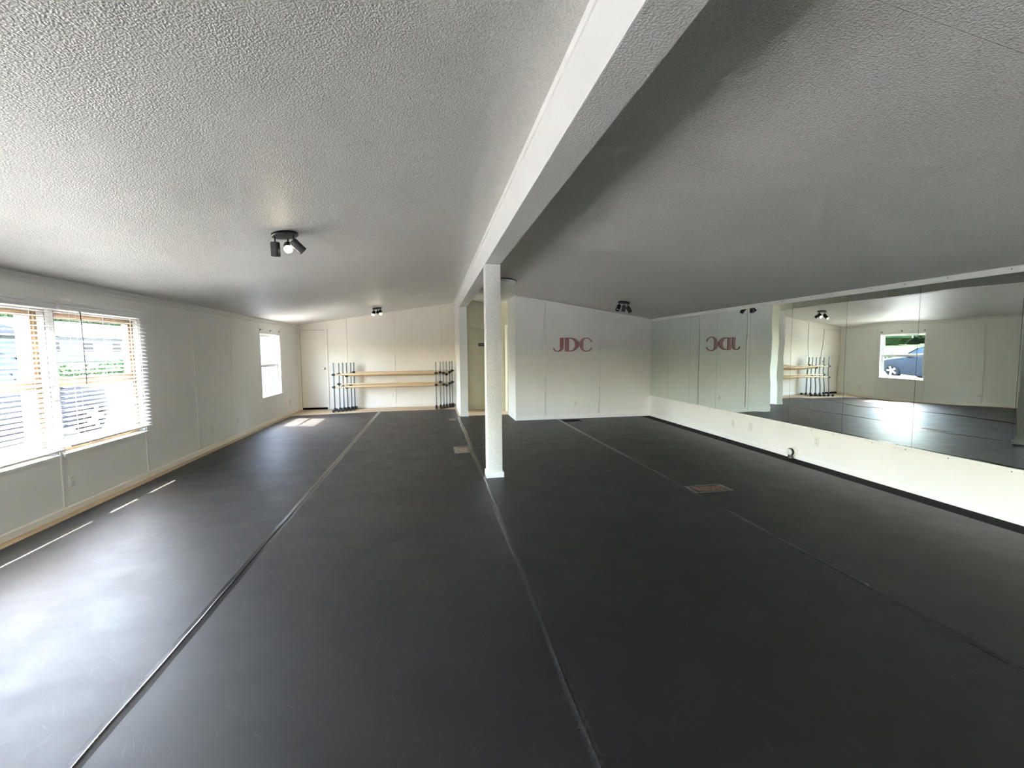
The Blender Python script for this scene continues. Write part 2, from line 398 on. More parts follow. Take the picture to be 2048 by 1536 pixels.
# ------------------------------------------------------------------ ceiling
ce = MB()
ce.prism([(XL-WT, YB-0.1, zl(XL-WT)+0.012), (XB+0.08, YB-0.1, zl(XB+0.08)+0.012), (XR+WT, YB-0.1, zr(XR+WT)+0.012), (XR+WT, YB-0.1, 3.05), (XL-WT, YB-0.1, 3.05)], (0, YE+0.25-YB, 0))
ceiling = struct(ce.build('ceiling', 'ceiling_texture', smooth=False), 'sloping textured white ceiling in two slopes')
cuts = [YB]+[y for y in [1.36+1.305*k for k in range(-5, 9)] if YB+0.2 < y < YE-0.2]+[YE]
g = 0.0012
for a, b2 in zip(cuts[:-1], cuts[1:]):
    for (xa, xb, zf) in ((XL+0.001, XB-0.001, zl), (XB2+0.001, XR-0.001, zr)):
        MB().prism([(xa, a+g, zf(xa)), (xb, a+g, zf(xb)), (xb, a+g, zf(xb)+0.011), (xa, a+g, zf(xa)+0.011)], (0, b2-a-2*g, 0)).build('ceiling_panel', 'ceiling_texture', ceiling, smooth=False)

# ------------------------------------------------------------------ walls
# left wall with three windows (y0, y1, z0, z1)
W4 = (1.03, 2.22, 0.566, 1.905); W5 = (-1.43, -0.24, 0.566, 1.905); W7 = (-5.12, -3.93, 0.566, 1.905)      # unseen windows behind the camera, added to light the room
W1 = (9.72, 10.90, 0.578, 1.900); W2 = (4.765, 5.965, 0.566, 1.905); W3 = (3.475, 4.675, 0.566, 1.905)
wl = MB()
def wall_cells(mb, xa, xb, ys, zs, holes):
    for i in range(len(ys)-1):
        for j in range(len(zs)-1):
            cy2, cz = (ys[i]+ys[i+1])/2, (zs[j]+zs[j+1])/2
            if any(h[0] < cy2 < h[1] and h[2] < cz < h[3] for h in holes): continue
            mb.box((xa, ys[i], zs[j]), (xb, ys[i+1], zs[j+1]))
HB = XL-0.008                                # face of the studs behind the wall boards
wall_cells(wl, XL-WT, HB, [YB-0.1, W7[0], W7[1], W5[0], W5[1], W4[0], W4[1], W3[0], W3[1], W2[0], W2[1], W1[0], W1[1], YE+0.1], [-0.12, 0.566, 0.578, 1.9, 1.905, ZL+0.012], [W1, W2, W3, W4, W5, W7])
wall_left = struct(wl.build('wall_left', 'wall_white', smooth=False), 'white panelled window wall with thin battens')
seams_l = [YB, -5.14, -3.91, -2.68, -1.45, -0.22, 1.01, 2.24, 3.475, 4.72, 5.966, 7.169, 8.421, 9.69, 10.968, YE]
for a, b2 in zip(seams_l[:-1], seams_l[1:]):
    hole = next((h for h in (W1, W2, W3, W4, W5, W7) if a-0.06 < h[0] and h[1] < b2+0.06), None)
    g = 0.003
    if hole is None:
        MB().box((HB, a+0.019, 0), (XL, b2-g, ZL)).build('wall_panel', 'wall_white', wall_left, smooth=False)
    else:
        q = MB(); q.box((HB, a+0.016, 0), (XL, b2-g, hole[2])); q.box((HB, a+0.016, hole[3]), (XL, b2-g, ZL))
        if hole[0]-a > 0.004: q.box((HB, a+g, hole[2]), (XL, hole[0], hole[3]))
        if b2-hole[1] > 0.004: q.box((HB, hole[1], hole[2]), (XL, b2-g, hole[3]))
        q.build('wall_panel', 'wall_white', wall_left, smooth=False)
for y in seams_l[1:-1]:
    segs = [(0.07, 2.12)]
    for h in (W1, W2, W3, W4, W5, W7):
        if h[0]-0.03 < y < h[1]+0.03: segs = [(0.07, h[2]-0.035), (h[3]+0.03, 2.12)]
    for za, zb in segs:
        MB().box((XL, y-0.013, za), (XL+0.005, y+0.010, zb)).build('batten_strip', 'wall_white', wall_left, bevel=0.0012)
struct(MB().prism([(XL, YB, 0), (XL+0.012, YB, 0), (XL+0.012, YB, 0.055), (XL+0.005, YB, 0.068), (XL, YB, 0.068)], (0, YE-YB, 0)).build('baseboard_left', 'trim_cream', smooth=False))
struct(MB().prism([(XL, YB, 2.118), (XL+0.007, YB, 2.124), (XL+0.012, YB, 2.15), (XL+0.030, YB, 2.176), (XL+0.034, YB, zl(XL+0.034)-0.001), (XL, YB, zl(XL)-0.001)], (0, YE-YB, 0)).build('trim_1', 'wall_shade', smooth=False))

# end wall behind the barres, with door_1
DX0, DX1, DZ = -3.335, -2.715, 2.075
we = MB(); t9 = 0.008
we.prism([(XL, YE+t9, -0.1), (XL, YE+t9, ZL), (XB+0.05, YE+t9, zl(XB+0.05)), (XB+0.05, YE+t9, -0.1)], (0, 0.1, 0))
wall_end = struct(we.build('wall_end', 'trim_cream', smooth=False), 'cream panelled end wall behind the ballet barres')
segx = [XL, -2.191, -0.979, 0.237, XB-0.002]
for a, b2 in zip(segx[:-1], segx[1:]):
    q = MB(); g = 0.003
    if a == XL:
        q.prism([(a, YE, DZ+0.004), (a, YE, zl(a)), (b2-g, YE, zl(b2-g)), (b2-g, YE, DZ+0.004)], (0, t9, 0))
        q.box((a, YE, 0), (DX0, YE+t9, DZ+0.004)); q.box((DX1, YE, 0), (b2-g, YE+t9, DZ+0.004))
    else:
        q.prism([(a+0.021, YE, 0), (a+0.021, YE, zl(a)), (b2-g, YE, zl(b2)), (b2-g, YE, 0)], (0, t9, 0))
    q.build('wall_panel', 'trim_cream', wall_end, smooth=False)
for x in segx[1:-1]:
    MB().box((x-0.015, YE-0.007, 0.08), (x+0.009, YE, zl(x)-0.05)).build('batten_strip', 'trim_cream', wall_end, bevel=0.0012)
struct(MB().box((DX1+0.045, YE-0.012, 0), (XB-0.001, YE, 0.085)).build('baseboard_end', 'trim_cream', bevel=0.003))
struct(MB().prism([(XL+0.03, YE, zl(XL+0.03)-0.028), (XL+0.03, YE, zl(XL+0.03)-0.002), (XB-0.002, YE, zl(XB-0.002)-0.002), (XB-0.002, YE, zl(XB-0.002)-0.028)], (0, -0.014, 0)).build('trim_2', 'trim_cream', smooth=False))
d1 = bpy.data.objects.new('door_1', None); C.objects.link(d1); d1.location = ((DX0+DX1)/2, YE, 0); struct(d1, 'flat cream closet door with round brass knob beside barres')
MB().box((DX0+0.005, YE+0.0005, 0.055), (DX1-0.005, YE+0.0055, DZ-0.005)).build('door_slab', 'trim_cream', d1, bevel=0.0015)
MB().box((DX0, YE+0.0035, 0.0), (DX1, YE+0.0078, 0.055)).box((DX0, YE+0.006, 0.055), (DX1, YE+0.0078, DZ)).build('door_gap_shade', 'gap_shade', d1)  # near-black backing paints the shadow under and around the door slab
cs = MB(); cw = 0.045
cs.box((DX0-cw, YE-0.022, 0), (DX0, YE+0.001, DZ+cw)); cs.box((DX1, YE-0.022, 0), (DX1+cw, YE+0.001, DZ+cw)); cs.box((DX0, YE-0.022, DZ), (DX1, YE+0.001, DZ+cw))
cs.build('door_casing', 'trim_cream', d1, smooth=False)
kn = MB().lathe((DX1-0.055, YE, 1.075), (0, -1, 0), [(0, 0.030), (0.004, 0.030), (0.007, 0.012), (0.028, 0.011), (0.034, 0.022), (0.046, 0.028), (0.056, 0.025), (0.062, 0.012)], 20).build('door_knob', 'brass', d1)
lab(kn, 'round brass door knob')

# partition wall (carries the beam's far end), hall, lettered wall box
wp = MB().prism([(XB, YF, 0), (XB, YF, zl(XB)+0.011), (XB2, YF, zr(XB2)+0.011), (XB2, YF, 0)], (0, YE+0.1-YF, 0)).build('wall_partition', 'wall_white', smooth=False)
struct(wp, 'white partition wall end between the barre alcove and hall')
bb = MB(); bb.box((XB-0.010, YF-0.010, 0), (XB2+0.010, YF, 0.075)); bb.box((XB-0.010, YF, 0), (XB, YE-0.013, 0.075)); bb.box((XB2, YF, 0), (XB2+0.010, 11.2, 0.075))
struct(bb.build('baseboard_partition', 'trim_white', smooth=False))
YH = 11.22; HX = 1.46; YH2 = 10.73
wh = MB(); wh.prism([(XB2, YH, -0.1), (XB2, YH, zr(XB2)), (HX, YH, zr(HX)), (HX, YH, -0.1)], (0, 0.1, 0))
wh.prism([(HX, YH2, -0.1), (HX, YH2, zr(HX)), (3.2, YH2, zr(3.2)), (3.2, YH2, -0.1)], (0, 0.59, 0))
struct(wh.build('wall_hall', 'hall_wall', smooth=False), 'shaded end wall of the short hall')
def hall_door(name, x0, x1, y, label, knobx):
    d = bpy.data.objects.new(name, None); C.objects.link(d); d.location = ((x0+x1)/2, y, 0); struct(d, label)
    MB().box((x0+0.004, y-0.012, 0.012), (x1-0.004, y-0.001, 2.075)).build('door_slab', 'hall_wall', d, bevel=0.002)
    q = MB(); cw = 0.05
    q.box((x0-cw, y-0.022, 0), (x0, y, 2.08+cw)); q.box((x1, y-0.022, 0), (x1+cw, y, 2.08+cw)); q.box((x0, y-0.022, 2.08), (x1, y, 2.08+cw))
    q.build('door_casing', 'trim_cream' if name == 'door_3' else 'hall_wall', d, smooth=False)
    MB().lathe((knobx, y-0.012, 0.98), (0, -1, 0), [(0, 0.028), (0.004, 0.028), (0.007, 0.011), (0.026, 0.011), (0.034, 0.024), (0.05, 0.026), (0.058, 0.012)], 16).build('door_knob', 'brass', d)
    return d
hall_door('door_2', 0.915, 1.405, YH, 'flat hall door behind the post with black sign', 1.36)
hall_door('door_3', 1.825, 2.45, YH2, 'hall door around the corner of the lettered wall', 2.4)
sg = thing('door_sign', 'small black sign on the hall door behind the post', 'sign', (1.27, YH-0.012, 1.615))
MB().box((1.172, YH-0.018, 1.615), (1.372, YH-0.0125, 1.694)).build('sign_plate', 'sign_black', sg, bevel=0.001)
for i in range(6): MB().box((1.196+i*0.027, YH-0.0188, 1.652), (1.196+i*0.027+0.017, YH-0.0181, 1.668)).build('sign_mark', 'sign_grey', sg)

JB = 10.115                                  # far end of the lettered wall's return
wj = MB(); t9 = 0.008
wj.prism([(XJ, YJ+t9, -0.1), (XJ, YJ+t9, zr(XJ)), (XR+0.05, YJ+t9, zr(XR+0.05)), (XR+0.05, YJ+t9, -0.1)], (0, JB-YJ-t9, 0))
wall_letters = struct(wj.build('wall_lettered', 'wall_white', smooth=False), 'white panelled wall carrying the letters, with battens')
segj = [XJ, 2.384, 3.612, XR-0.0005]
for a, b2 in zip(segj[:-1], segj[1:]):
    g = 0.024
    MB().prism([(a+(g if a > XJ else 0), YJ, 0), (a+(g if a > XJ else 0), YJ, zr(a)-0.001), (b2-(g if b2 < XR-0.01 else 0), YJ, zr(b2)-0.001), (b2-(g if b2 < XR-0.01 else 0), YJ, 0)], (0, t9, 0)).build('wall_panel', 'wall_white', wall_letters, smooth=False)
for x in segj[1:-1]:
    MB().box((x-0.018, YJ-0.009, 0.095), (x+0.018, YJ, zr(x)-0.075)).build('batten_strip', 'trim_white', wall_letters, bevel=0.0015)
bj = MB(); bj.box((XJ-0.010, YJ-0.012, 0), (XR-0.001, YJ, 0.092)); bj.box((XJ-0.010, YJ, 0), (XJ, JB, 0.092))
struct(bj.build('baseboard_lettered', 'trim_white', smooth=False))
struct(MB().prism([(XJ, YJ, zr(XJ)-0.034), (XJ, YJ, zr(XJ)-0.003), (4.15, YJ, zr(4.15)-0.003), (4.15, YJ, zr(4.15)-0.034)], (0, -0.014, 0)).build('trim_3', 'trim_white', smooth=False))

# right wall with mirrors
wr = MB().box((XR, YB-0.1, -0.12), (XR+0.12, JB, ZR+0.01)).build('wall_right', 'wall_white', smooth=False)
struct(wr, 'white wall carrying the row of mirrors')
ZM0, ZM1 = 0.462, 2.122
mj = [9.183, 8.42, 7.652, 6.85, 6.048, 5.252, 4.446, 3.659, 2.866, 2.07, 1.28, 0.49]
ordw = ['first', 'second', 'third', 'fourth', 'fifth', 'sixth', 'seventh', 'eighth', 'ninth', 'tenth', 'eleventh']
for i in range(9):
    a, b2 = mj[i+1], mj[i]
    mi = MB(); mi.box((XR-0.0065, a+0.0018, ZM0), (XR-0.0006, b2-0.0018, ZM1))
    ob = mi.build('wall_mirror', ['mirror_edge', 'mirror_glass'], smooth=False)
    for pl in ob.data.polygons: pl.material_index = 1 if pl.normal.x < -0.9 else 0
    tag(ob, '%s tall frameless mirror panel counted from the lettered wall' % ordw[i], 'mirror', 'wall mirror panels')
tb = bpy.data.objects.new('trim_4', None); C.objects.link(tb); tb.location = (XR, 5, 0.42); struct(tb, 'white channel holding the bottom edge of the mirrors')
MB().prism([(XR-0.0005, YB, 0.428), (XR-0.010, YB, 0.428), (XR-0.014, YB, 0.444), (XR-0.013, YB, 0.464), (XR-0.0075, YB, 0.466), (XR-0.0075, YB, 0.460), (XR-0.0005, YB, 0.460)], (0, 9.183-YB, 0)).build('channel', 'trim_white', tb, smooth=False)
tt = bpy.data.objects.new('trim_5', None); C.objects.link(tt); tt.location = (XR, 5, 2.11); struct(tt, 'white strip along the top edge of the mirrors')
MB().prism([(XR-0.0005, YB, 2.124), (XR-0.0075, YB, 2.124), (XR-0.0075, YB, 2.112), (XR-0.016, YB, 2.114), (XR-0.018, YB, 2.166), (XR-0.006, YB, 2.171), (XR-0.0005, YB, 2.172)], (0, 9.183-YB, 0)).build('channel', 'trim_white', tt, smooth=False)
for y in [2.45+0.41*i for i in range(17)]:
    yy = y+rnd.uniform(-0.06, 0.06)
    MB().cyl((XR-0.0125, yy, 0.436), (XR-0.0155, yy, 0.436), 0.0045, seg=8).build('screw', 'black_metal', tb)
    MB().cyl((XR-0.0165, yy+0.1, 2.148), (XR-0.0195, yy+0.1, 2.148), 0.0045, seg=8).build('screw', 'black_metal', tt)
struct(MB().prism([(XR, YB, 0), (XR-0.012, YB, 0), (XR-0.012, YB, 0.055), (XR-0.005, YB, 0.064), (XR, YB, 0.064)], (0, 9.178-YB, 0)).build('baseboard_right', 'trim_white', smooth=False))
# back wall behind the camera
BW = [(-2.7, -1.0, 0.55, 1.95), (2.1, 3.9, 0.55, 1.95)]      # two unseen windows added in the back wall for more daylight
wb = MB()
for xa, xb, za, zb in ((XL, -2.7, -0.1, 2.0), (-1.0, 2.1, -0.1, 2.0), (3.9, XR, -0.1, 2.0), (-2.7, -1.0, -0.1, 0.55), (2.1, 3.9, -0.1, 0.55), (-2.7, -1.0, 1.95, 2.0), (2.1, 3.9, 1.95, 2.0)): wb.box((xa, YB-0.1, za), (xb, YB, zb))
wb.prism([(XL, YB, 2.0), (XL, YB, zl(XL)), (XB, YB, zl(XB)), (XB2, YB, zr(XB2)), (XR, YB, zr(XR)), (XR, YB, 2.0)], (0, -0.1, 0))
wb = wb.build('wall_back', 'wall_white', smooth=False)
for k, (x0, x1, z0, z1) in enumerate(BW):
    c = 0.045; xm = (x0+x1)/2
    d = bpy.data.objects.new('window_%d' % (6+k), None); C.objects.link(d); d.location = (xm, YB-0.05, z0); struct(d, 'wide white unseen window added in the back wall for daylight')
    f = MB()
    f.box((x0, YB-0.08, z0), (x1, YB-0.02, z0+c)); f.box((x0, YB-0.08, z1-c), (x1, YB-0.02, z1)); f.box((x0, YB-0.08, z0+c), (x0+c, YB-0.02, z1-c)); f.box((x1-c, YB-0.08, z0+c), (x1, YB-0.02, z1-c))
    f.box((xm-0.02, YB-0.08, z0+c), (xm+0.02, YB-0.02, z1-c)); f.build('window_frame', 'vinyl_frame', d, smooth=False)
    for xa, xb in ((x0+c, xm-0.02), (xm+0.02, x1-c)): MB().box((xa, YB-0.052, z0+c), (xb, YB-0.048, z1-c)).build('pane', 'window_glass', d, smooth=False)
struct(wb)

# ------------------------------------------------------------------ beam and post
bt = thing('ceiling_beam', 'white ceiling beam running the length of the room', 'beam', ((XB+XB2)/2, 4.0, ZBEAM))
q = MB(); q.prism([(XB, YB+0.001, ZBEAM), (XB, YB+0.001, zl(XB)+0.010), (XB2, YB+0.001, zr(XB2)+0.010), (XB2, YB+0.001, ZBEAM)], (0, YF-0.002-YB, 0))
q.build('beam_casing', 'beam_texture', bt, smooth=False)
MB().box((XB-0.004, YB+0.002, ZBEAM+0.001), (XB-0.0002, YF-0.003, zl(XB)-0.052)).build('face_board', 'wall_white', bt, smooth=False)
MB().prism([(XB-0.0002, YB+0.002, zl(XB)-0.052), (XB-0.012, YB+0.002, zl(XB)-0.050), (XB-0.012, YB+0.002, zl(XB-0.012)-0.001), (XB-0.0002, YB+0.002, zl(XB)-0.001)], (0, YE-0.02-YB, 0)).build('top_molding', 'trim_white', bt, smooth=False)
po = thing('support_post', 'square white post standing under the ceiling beam', 'post', ((XB+XB2)/2, YP+0.086, 0))
MB().box((XB, YP, 0.0), (XB2, YP+0.172, ZBEAM-0.0005)).build('post_shaft', 'beam_texture', po, bevel=0.003)
MB().box((XB-0.004, YP+0.004, 0.07), (XB-0.0003, YP+0.168, ZBEAM-0.001)).build('face_board', 'wall_white', po, smooth=False)
pb = MB(); e = 0.016
pb.box((XB-e, YP-e, 0.002), (XB2+e, YP-0.0003, 0.066)); pb.box((XB-e, YP+0.1723, 0.002), (XB2+e, YP+0.172+e, 0.066))
pb.box((XB-e, YP-0.0003, 0.002), (XB-0.0003, YP+0.1723, 0.066)); pb.box((XB2+0.0003, YP-0.0003, 0.002), (XB2+e, YP+0.1723, 0.066))
pb.build('base_molding', 'trim_white', po, smooth=False)

# ------------------------------------------------------------------ windows
def window(name, w3, label, fm='vinyl_frame', rm='trim_white'):
    y0, y1, z0, z1 = w3; xo = XL-WT
    d = bpy.data.objects.new(name, None); C.objects.link(d); d.location = (XL-0.07, (y0+y1)/2, z0); struct(d, label)
    rv = MB(); t = 0.010
    rv.box((XL-WT, y0, z0), (XL, y1, z0+t)); rv.box((XL-WT, y0, z1-t), (XL, y1, z1)); rv.box((XL-WT, y0, z0+t), (XL, y0+t, z1-t)); rv.box((XL-WT, y1-t, z0+t), (XL, y1, z1-t))
    rv.build('window_reveal', rm, d, smooth=False)
    f = MB(); a, b2 = XL-0.098, XL-0.058; k = 0.026; zm = z0+(z1-z0)*0.50
    f.box((a, y0+t, z0+t), (b2, y1-t, z0+t+k)); f.box((a, y0+t, z1-t-k), (b2, y1-t, z1-t)); f.box((a, y0+t, z0+t+k), (b2, y0+t+k, z1-t-k)); f.box((a, y1-t-k, z0+t+k), (b2, y1-t, z1-t-k))
    f.build('window_frame', fm, d, smooth=False)
    MB().box((a+0.006, y0+t+k, zm-0.016), (b2+0.004, y1-t-k, zm+0.016)).build('meeting_rail', fm, d, bevel=0.002)
    for za, zb, xx in ((z0+t+k, zm-0.016, XL-0.070), (zm+0.016, z1-t-k, XL-0.084)):
        s = MB(); c = 0.027
        s.box((xx-0.009, y0+t+k, za), (xx+0.009, y1-t-k, za+c)); s.box((xx-0.009, y0+t+k, zb-c), (xx+0.009, y1-t-k, zb))
        s.box((xx-0.009, y0+t+k, za+c), (xx+0.009, y0+t+k+c, zb-c)); s.box((xx-0.009, y1-t-k-c, za+c), (xx+0.009, y1-t-k, zb-c))
        so2 = s.build('sash', fm, d, smooth=False)
        MB().box((xx-0.0015, y0+t+k+c, za+c), (xx+0.0015, y1-t-k-c, zb-c)).build('pane', 'window_glass', so2, smooth=False)
    cs = MB()
    cs.box((XL+0.0005, y0-0.012, z0-0.022), (XL+0.014, y1+0.012, z0+0.001)); cs.box((XL-0.001, y0-0.02, z0-0.003), (XL+0.022, y1+0.02, z0+0.006))
    cs.build('window_sill', 'trim_white', d, smooth=False)
    return d
window('window_1', W1, 'bare white sash window near the barre alcove')
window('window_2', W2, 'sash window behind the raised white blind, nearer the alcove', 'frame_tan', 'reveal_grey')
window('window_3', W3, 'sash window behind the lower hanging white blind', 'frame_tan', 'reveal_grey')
window('window_4', W5, 'added unseen sash window, second of the row beyond the blinds')  # this and the next two are unseen windows put in for extra daylight
window('window_8', W4, 'added unseen sash window beside the lower hanging blind'); window('window_5', W7, 'added unseen sash window near the back wall')
# leftover blind brackets over the bare window
for y, wd in ((9.745, 'far side'), (10.31, 'middle'), (10.86, 'near side')):
    q = MB(); q.box((XL+0.0005, y-0.014, 1.945), (XL+0.006, y+0.014, 1.985)); q.box((XL+0.006, y-0.014, 1.972), (XL+0.040, y+0.014, 1.977)); q.cyl((XL+0.006, y, 1.958), (XL+0.010, y, 1.958), 0.005, seg=8)
    tag(q.build('blind_bracket', 'register_brown', smooth=False), 'small metal blind bracket left above the bare window', 'bracket', 'blind brackets above the bare window')

# venetian blinds
def blind(label, y0, y1, zbot, tilt_top, tilt_bot, wand_y, cords, skew=0.0):
    xc = XL+0.042
    t = thing('venetian_blind', label, 'blind', (xc, (y0+y1)/2, zbot), 'white slatted blinds')
    prof = [(XL+0.006, 1.912), (XL+0.072, 1.912), (XL+0.075, 1.930), (XL+0.070, 1.934), (XL+0.073, 1.938), (XL+0.073, 1.956), (XL+0.068, 1.960), (XL+0.075, 1.965), (XL+0.077, 1.988), (XL+0.070, 1.995), (XL+0.006, 1.995)]
    MB().prism([(x, y0-0.018, z) for x, z in prof], (0, y1-y0+0.036, 0)).build('valance', 'blind_white', t, smooth=False)
    nsl = 29; ztop = 1.885; zb = zbot+0.045
    for i in range(nsl):
        f = i/(nsl-1); z = ztop+(zb-ztop)*f; a = R(tilt_top+(tilt_bot-tilt_top)*f+rnd.uniform(-2.5, 2.5))
        hw = 0.025; vs = []; k = 5
        sag = rnd.uniform(-0.003, 0.003)+skew*f
        for side, yy in ((0, y0), (1, y1)):
            for j in range(k):
                s = -1+2*j/(k-1); bow = 0.0022*(1-s*s)
                # room edge hangs lower
                dx = s*hw*math.cos(a)+bow*math.sin(a); dz = -s*hw*math.sin(a)+bow*math.cos(a)+(sag if side else 0)
                vs.append((xc+dx, yy+rnd.uniform(-0.002, 0.002)*0, z+dz))
            for j in range(k-1, -1, -1):
                s = -1+2*j/(k-1); bow = 0.0022*(1-s*s)-0.0034
                dx = s*hw*math.cos(a)+bow*math.sin(a); dz = -s*hw*math.sin(a)+bow*math.cos(a)+(sag if side else 0)
                vs.append((xc+dx, yy, z+dz))
        k2 = 2*k; fs = [(j, (j+1) % k2, k2+(j+1) % k2, k2+j) for j in range(k2)]+[tuple(range(k2))[::-1], tuple(range(k2, 2*k2))]
        MB().add(vs, fs).build('slat', 'blind_white', t)
    MB().prism([(xc-0.026, y0, zbot), (xc+0.026, y0, zbot), (xc+0.026, y0, zbot+0.012), (xc+0.018, y0, zbot+0.020), (xc-0.018, y0, zbot+0.020), (xc-0.026, y0, zbot+0.012)], (0, y1-y0, 0)).build('bottom_rail', 'blind_white', t, smooth=False)
    for yy in cords:
        for dx in (-0.0275, 0.0275):
            MB().cyl((xc+dx, yy, zbot+0.01), (xc+dx, yy, 1.915), 0.0011, seg=5).build('ladder_cord', 'cord_white', t)
    if wand_y is not None:
        wd = MB(); wd.cyl((XL+0.088, wand_y, 1.905), (XL+0.086, wand_y+0.012, 1.20), 0.0045, seg=6); wd.box((XL+0.070, wand_y-0.004, 1.902), (XL+0.090, wand_y+0.004, 1.908))
        lab(wd.build('tilt_wand', 'wand_dark', t), 'thin dark tilt wand')
    return t
blind('white slatted blind with a dark wand hanging near its edge', 4.752, 5.985, 0.632, 11, 17, 4.965, (4.93, 5.37, 5.80))
blind('white slatted blind hanging lowest, its bottom slats more closed', 3.44, 4.690, 0.612, 14, 27, None, (3.62, 4.06, 4.50))

# ------------------------------------------------------------------ wall outlets
def outlet_x(x, y, z, sgn, label, hgt=0.115, painted=False):
    t = thing('wall_outlet', label, 'outlet', (x, y, z-hgt/2), 'electrical wall plates')
    pm = 'outlet_plate'
    MB().box((x+sgn*0.0004, y-0.035, z-hgt/2), (x+sgn*0.006, y+0.035, z+hgt/2)).build('cover_plate', pm, t, bevel=0.0015)
    for dz in (-0.024, 0.024):
        s = MB().box((x+sgn*0.0055, y-0.016, z+dz-0.015), (x+sgn*0.0085, y+0.016, z+dz+0.015)).build('socket', pm, t, bevel=0.001)
        for dy in (-0.006, 0.006): MB().box((x+sgn*0.008, y+dy-0.0012, z+dz-0.004), (x+sgn*0.0089, y+dy+0.0012, z+dz+0.006)).build('slot', 'outlet_dark', s)
    return t
def outlet_y(x, y, z, label):
    t = thing('wall_outlet', label, 'outlet', (x, y, z-0.057), 'electrical wall plates')
    MB().box((x-0.035, y-0.006, z-0.057), (x+0.035, y-0.0004, z+0.057)).build('cover_plate', 'outlet_plate', t, bevel=0.0015)
    for dz in (-0.024, 0.024):
        s = MB().box((x-0.016, y-0.0085, z+dz-0.015), (x+0.016, y-0.0055, z+dz+0.015)).build('socket', 'outlet_plate', t, bevel=0.001)
        for dy in (-0.006, 0.006): MB().box((x+dy-0.0012, y-0.0089, z+dz-0.004), (x+dy+0.0012, y-0.008, z+dz+0.006)).build('slot', 'outlet_dark', s)
    return t
outlet_x(XL, 4.815, 0.297, 1, 'white wall outlet below the blinds')
outlet_x(XL, 7.555, 0.312, 1, 'painted wall outlet midway between the blinds and bare window')
outlet_x(XL, 8.50, 0.297, 1, 'wall outlet beside a batten, nearer the bare window')
outlet_x(XL, 11.43, 0.300, 1, 'wall outlet between the bare window and the barre corner')
outlet_x(XR, 6.39, 0.281, -1, 'wall outlet below the mirrors, furthest from the pipe stub')
outlet_x(XR, 5.98, 0.290, -1, 'wall outlet below the mirrors, second of a close pair')
outlet_x(XR, 4.789, 0.300, -1, 'wall outlet below the mirrors above the pipe stub side')
outlet_y(3.067, YJ, 0.330, 'white wall outlet on the wall below the letters')
outlet_y(-1.05, YE, 0.332, 'white wall outlet on the end wall behind the barres')

# capped pipe stub low on the mirror wall
pz, py = 0.088, 5.14
ps = thing('pipe_stub', 'painted pipe fitting with black ring at the mirror wall foot', 'pipe', (XR-0.05, py, 0.0))
MB().lathe((XR-0.0125, py, pz), (-1, 0, 0), [(0, 0.066), (0.006, 0.066), (0.010, 0.058), (0.030, 0.056)], 24).build('wall_flange', 'trim_cream', ps)
MB().lathe((XR-0.0425, py, pz), (-1, 0, 0), [(0, 0.050), (0.012, 0.052), (0.024, 0.050)], 24).build('rubber_ring', 'black_rubber', ps)
MB().lathe((XR-0.0665, py, pz), (-1, 0, 0), [(0, 0.040), (0.014, 0.040), (0.018, 0.030), (0.019, 0.012), (0.03, 0.012)], 20).build('pipe_cap', 'outlet_plate', ps)
MB().cyl((XR-0.055, py, pz-0.035), (XR-0.055, py, 0.004), 0.030, 0.034, 18).build('elbow', 'clear_tape', ps)

# ------------------------------------------------------------------ wall letters J D C
def arc(cx, cz, rx, rz, a0, a1, k=20):
    return [(cx+rx*math.cos(R(a0+(a1-a0)*i/k)), cz+rz*math.sin(R(a0+(a1-a0)*i/k))) for i in range(k+1)]
LX, LZ, US, VS = 2.575, 1.463, 0.883/400, 0.302/149
def letter(polys, label):
    mb = MB()
    for poly in polys:
        pts = [(LX+(x-545)*US, YJ-0.0185, LZ+(737-z)*VS) for x, z in poly]
        mb.prism(pts, (0, 0.018, 0))
    return tag(mb.build('wall_letter', 'letter_rose', smooth=False), label, 'letter', 'letters on the white wall')
def band(outer, inner):
    """strip between two matching curves as quads"""
    return [[outer[i], outer[i+1], inner[i+1], inner[i]] for i in range(len(outer)-1)]
# J: heavy stem, hook thinning to the left
oj = [(648, 589), (648, 680)]+[(x, z) for x, z in arc(588, 680, 60, 57, 0, -1, 1)][:0]
outer = [(648, 589), (648, 640), (647, 690)]+[(590+57*math.cos(R(a)), 692+45*math.sin(R(a))) for a in range(10, 91, 10)]+[(578, 736), (564, 731), (553, 722), (546, 710), (545, 698)]
inner = [(612, 589), (612, 640), (612, 690)]+[(590+22*math.cos(R(a)), 695+33*math.sin(R(a))) for a in range(10, 91, 10)]+[(580, 727), (570, 722), (562, 714), (557, 706), (555, 696)]
letter(band(outer, inner), 'rose pink letter J mounted on the white wall')
# D: heavy stem and heavy bowl
stem = [[(664, 589), (703, 589), (703, 735), (664, 735)]]
bo = [(703+0, 589)]+[(716+89*math.cos(R(a)), 662+73*math.sin(R(a))) for a in range(-90, 91, 9)]+[(703, 735)]
bi = [(703, 599)]+[(714+52*math.cos(R(a)), 662+63*math.sin(R(a))) for a in range(-90, 91, 9)]+[(703, 725)]
letter(stem+band(bo, bi), 'rose pink letter D between the J and the C')
# C: heavy left side, thin curled ends
co = [(882+69*math.cos(R(a)), 663+75*math.sin(R(a))) for a in range(-28, -333, -8)]
ci = []
for a in range(-28, -333, -8):
    d = math.sin(R(min(90, max(0, (180-abs(180+a)))*0.75)))
    thick = 9+27*max(0.0, math.cos(R(a+180)))**1.5
    ci.append((882+(69-thick)*math.cos(R(a)), 663+(75-min(thick, 10+0.05*thick))*math.sin(R(a))))
letter(band(co, ci)+[[(941, 622), (944, 632), (934, 636), (928, 628)]], 'rose pink letter C mounted on the white wall')

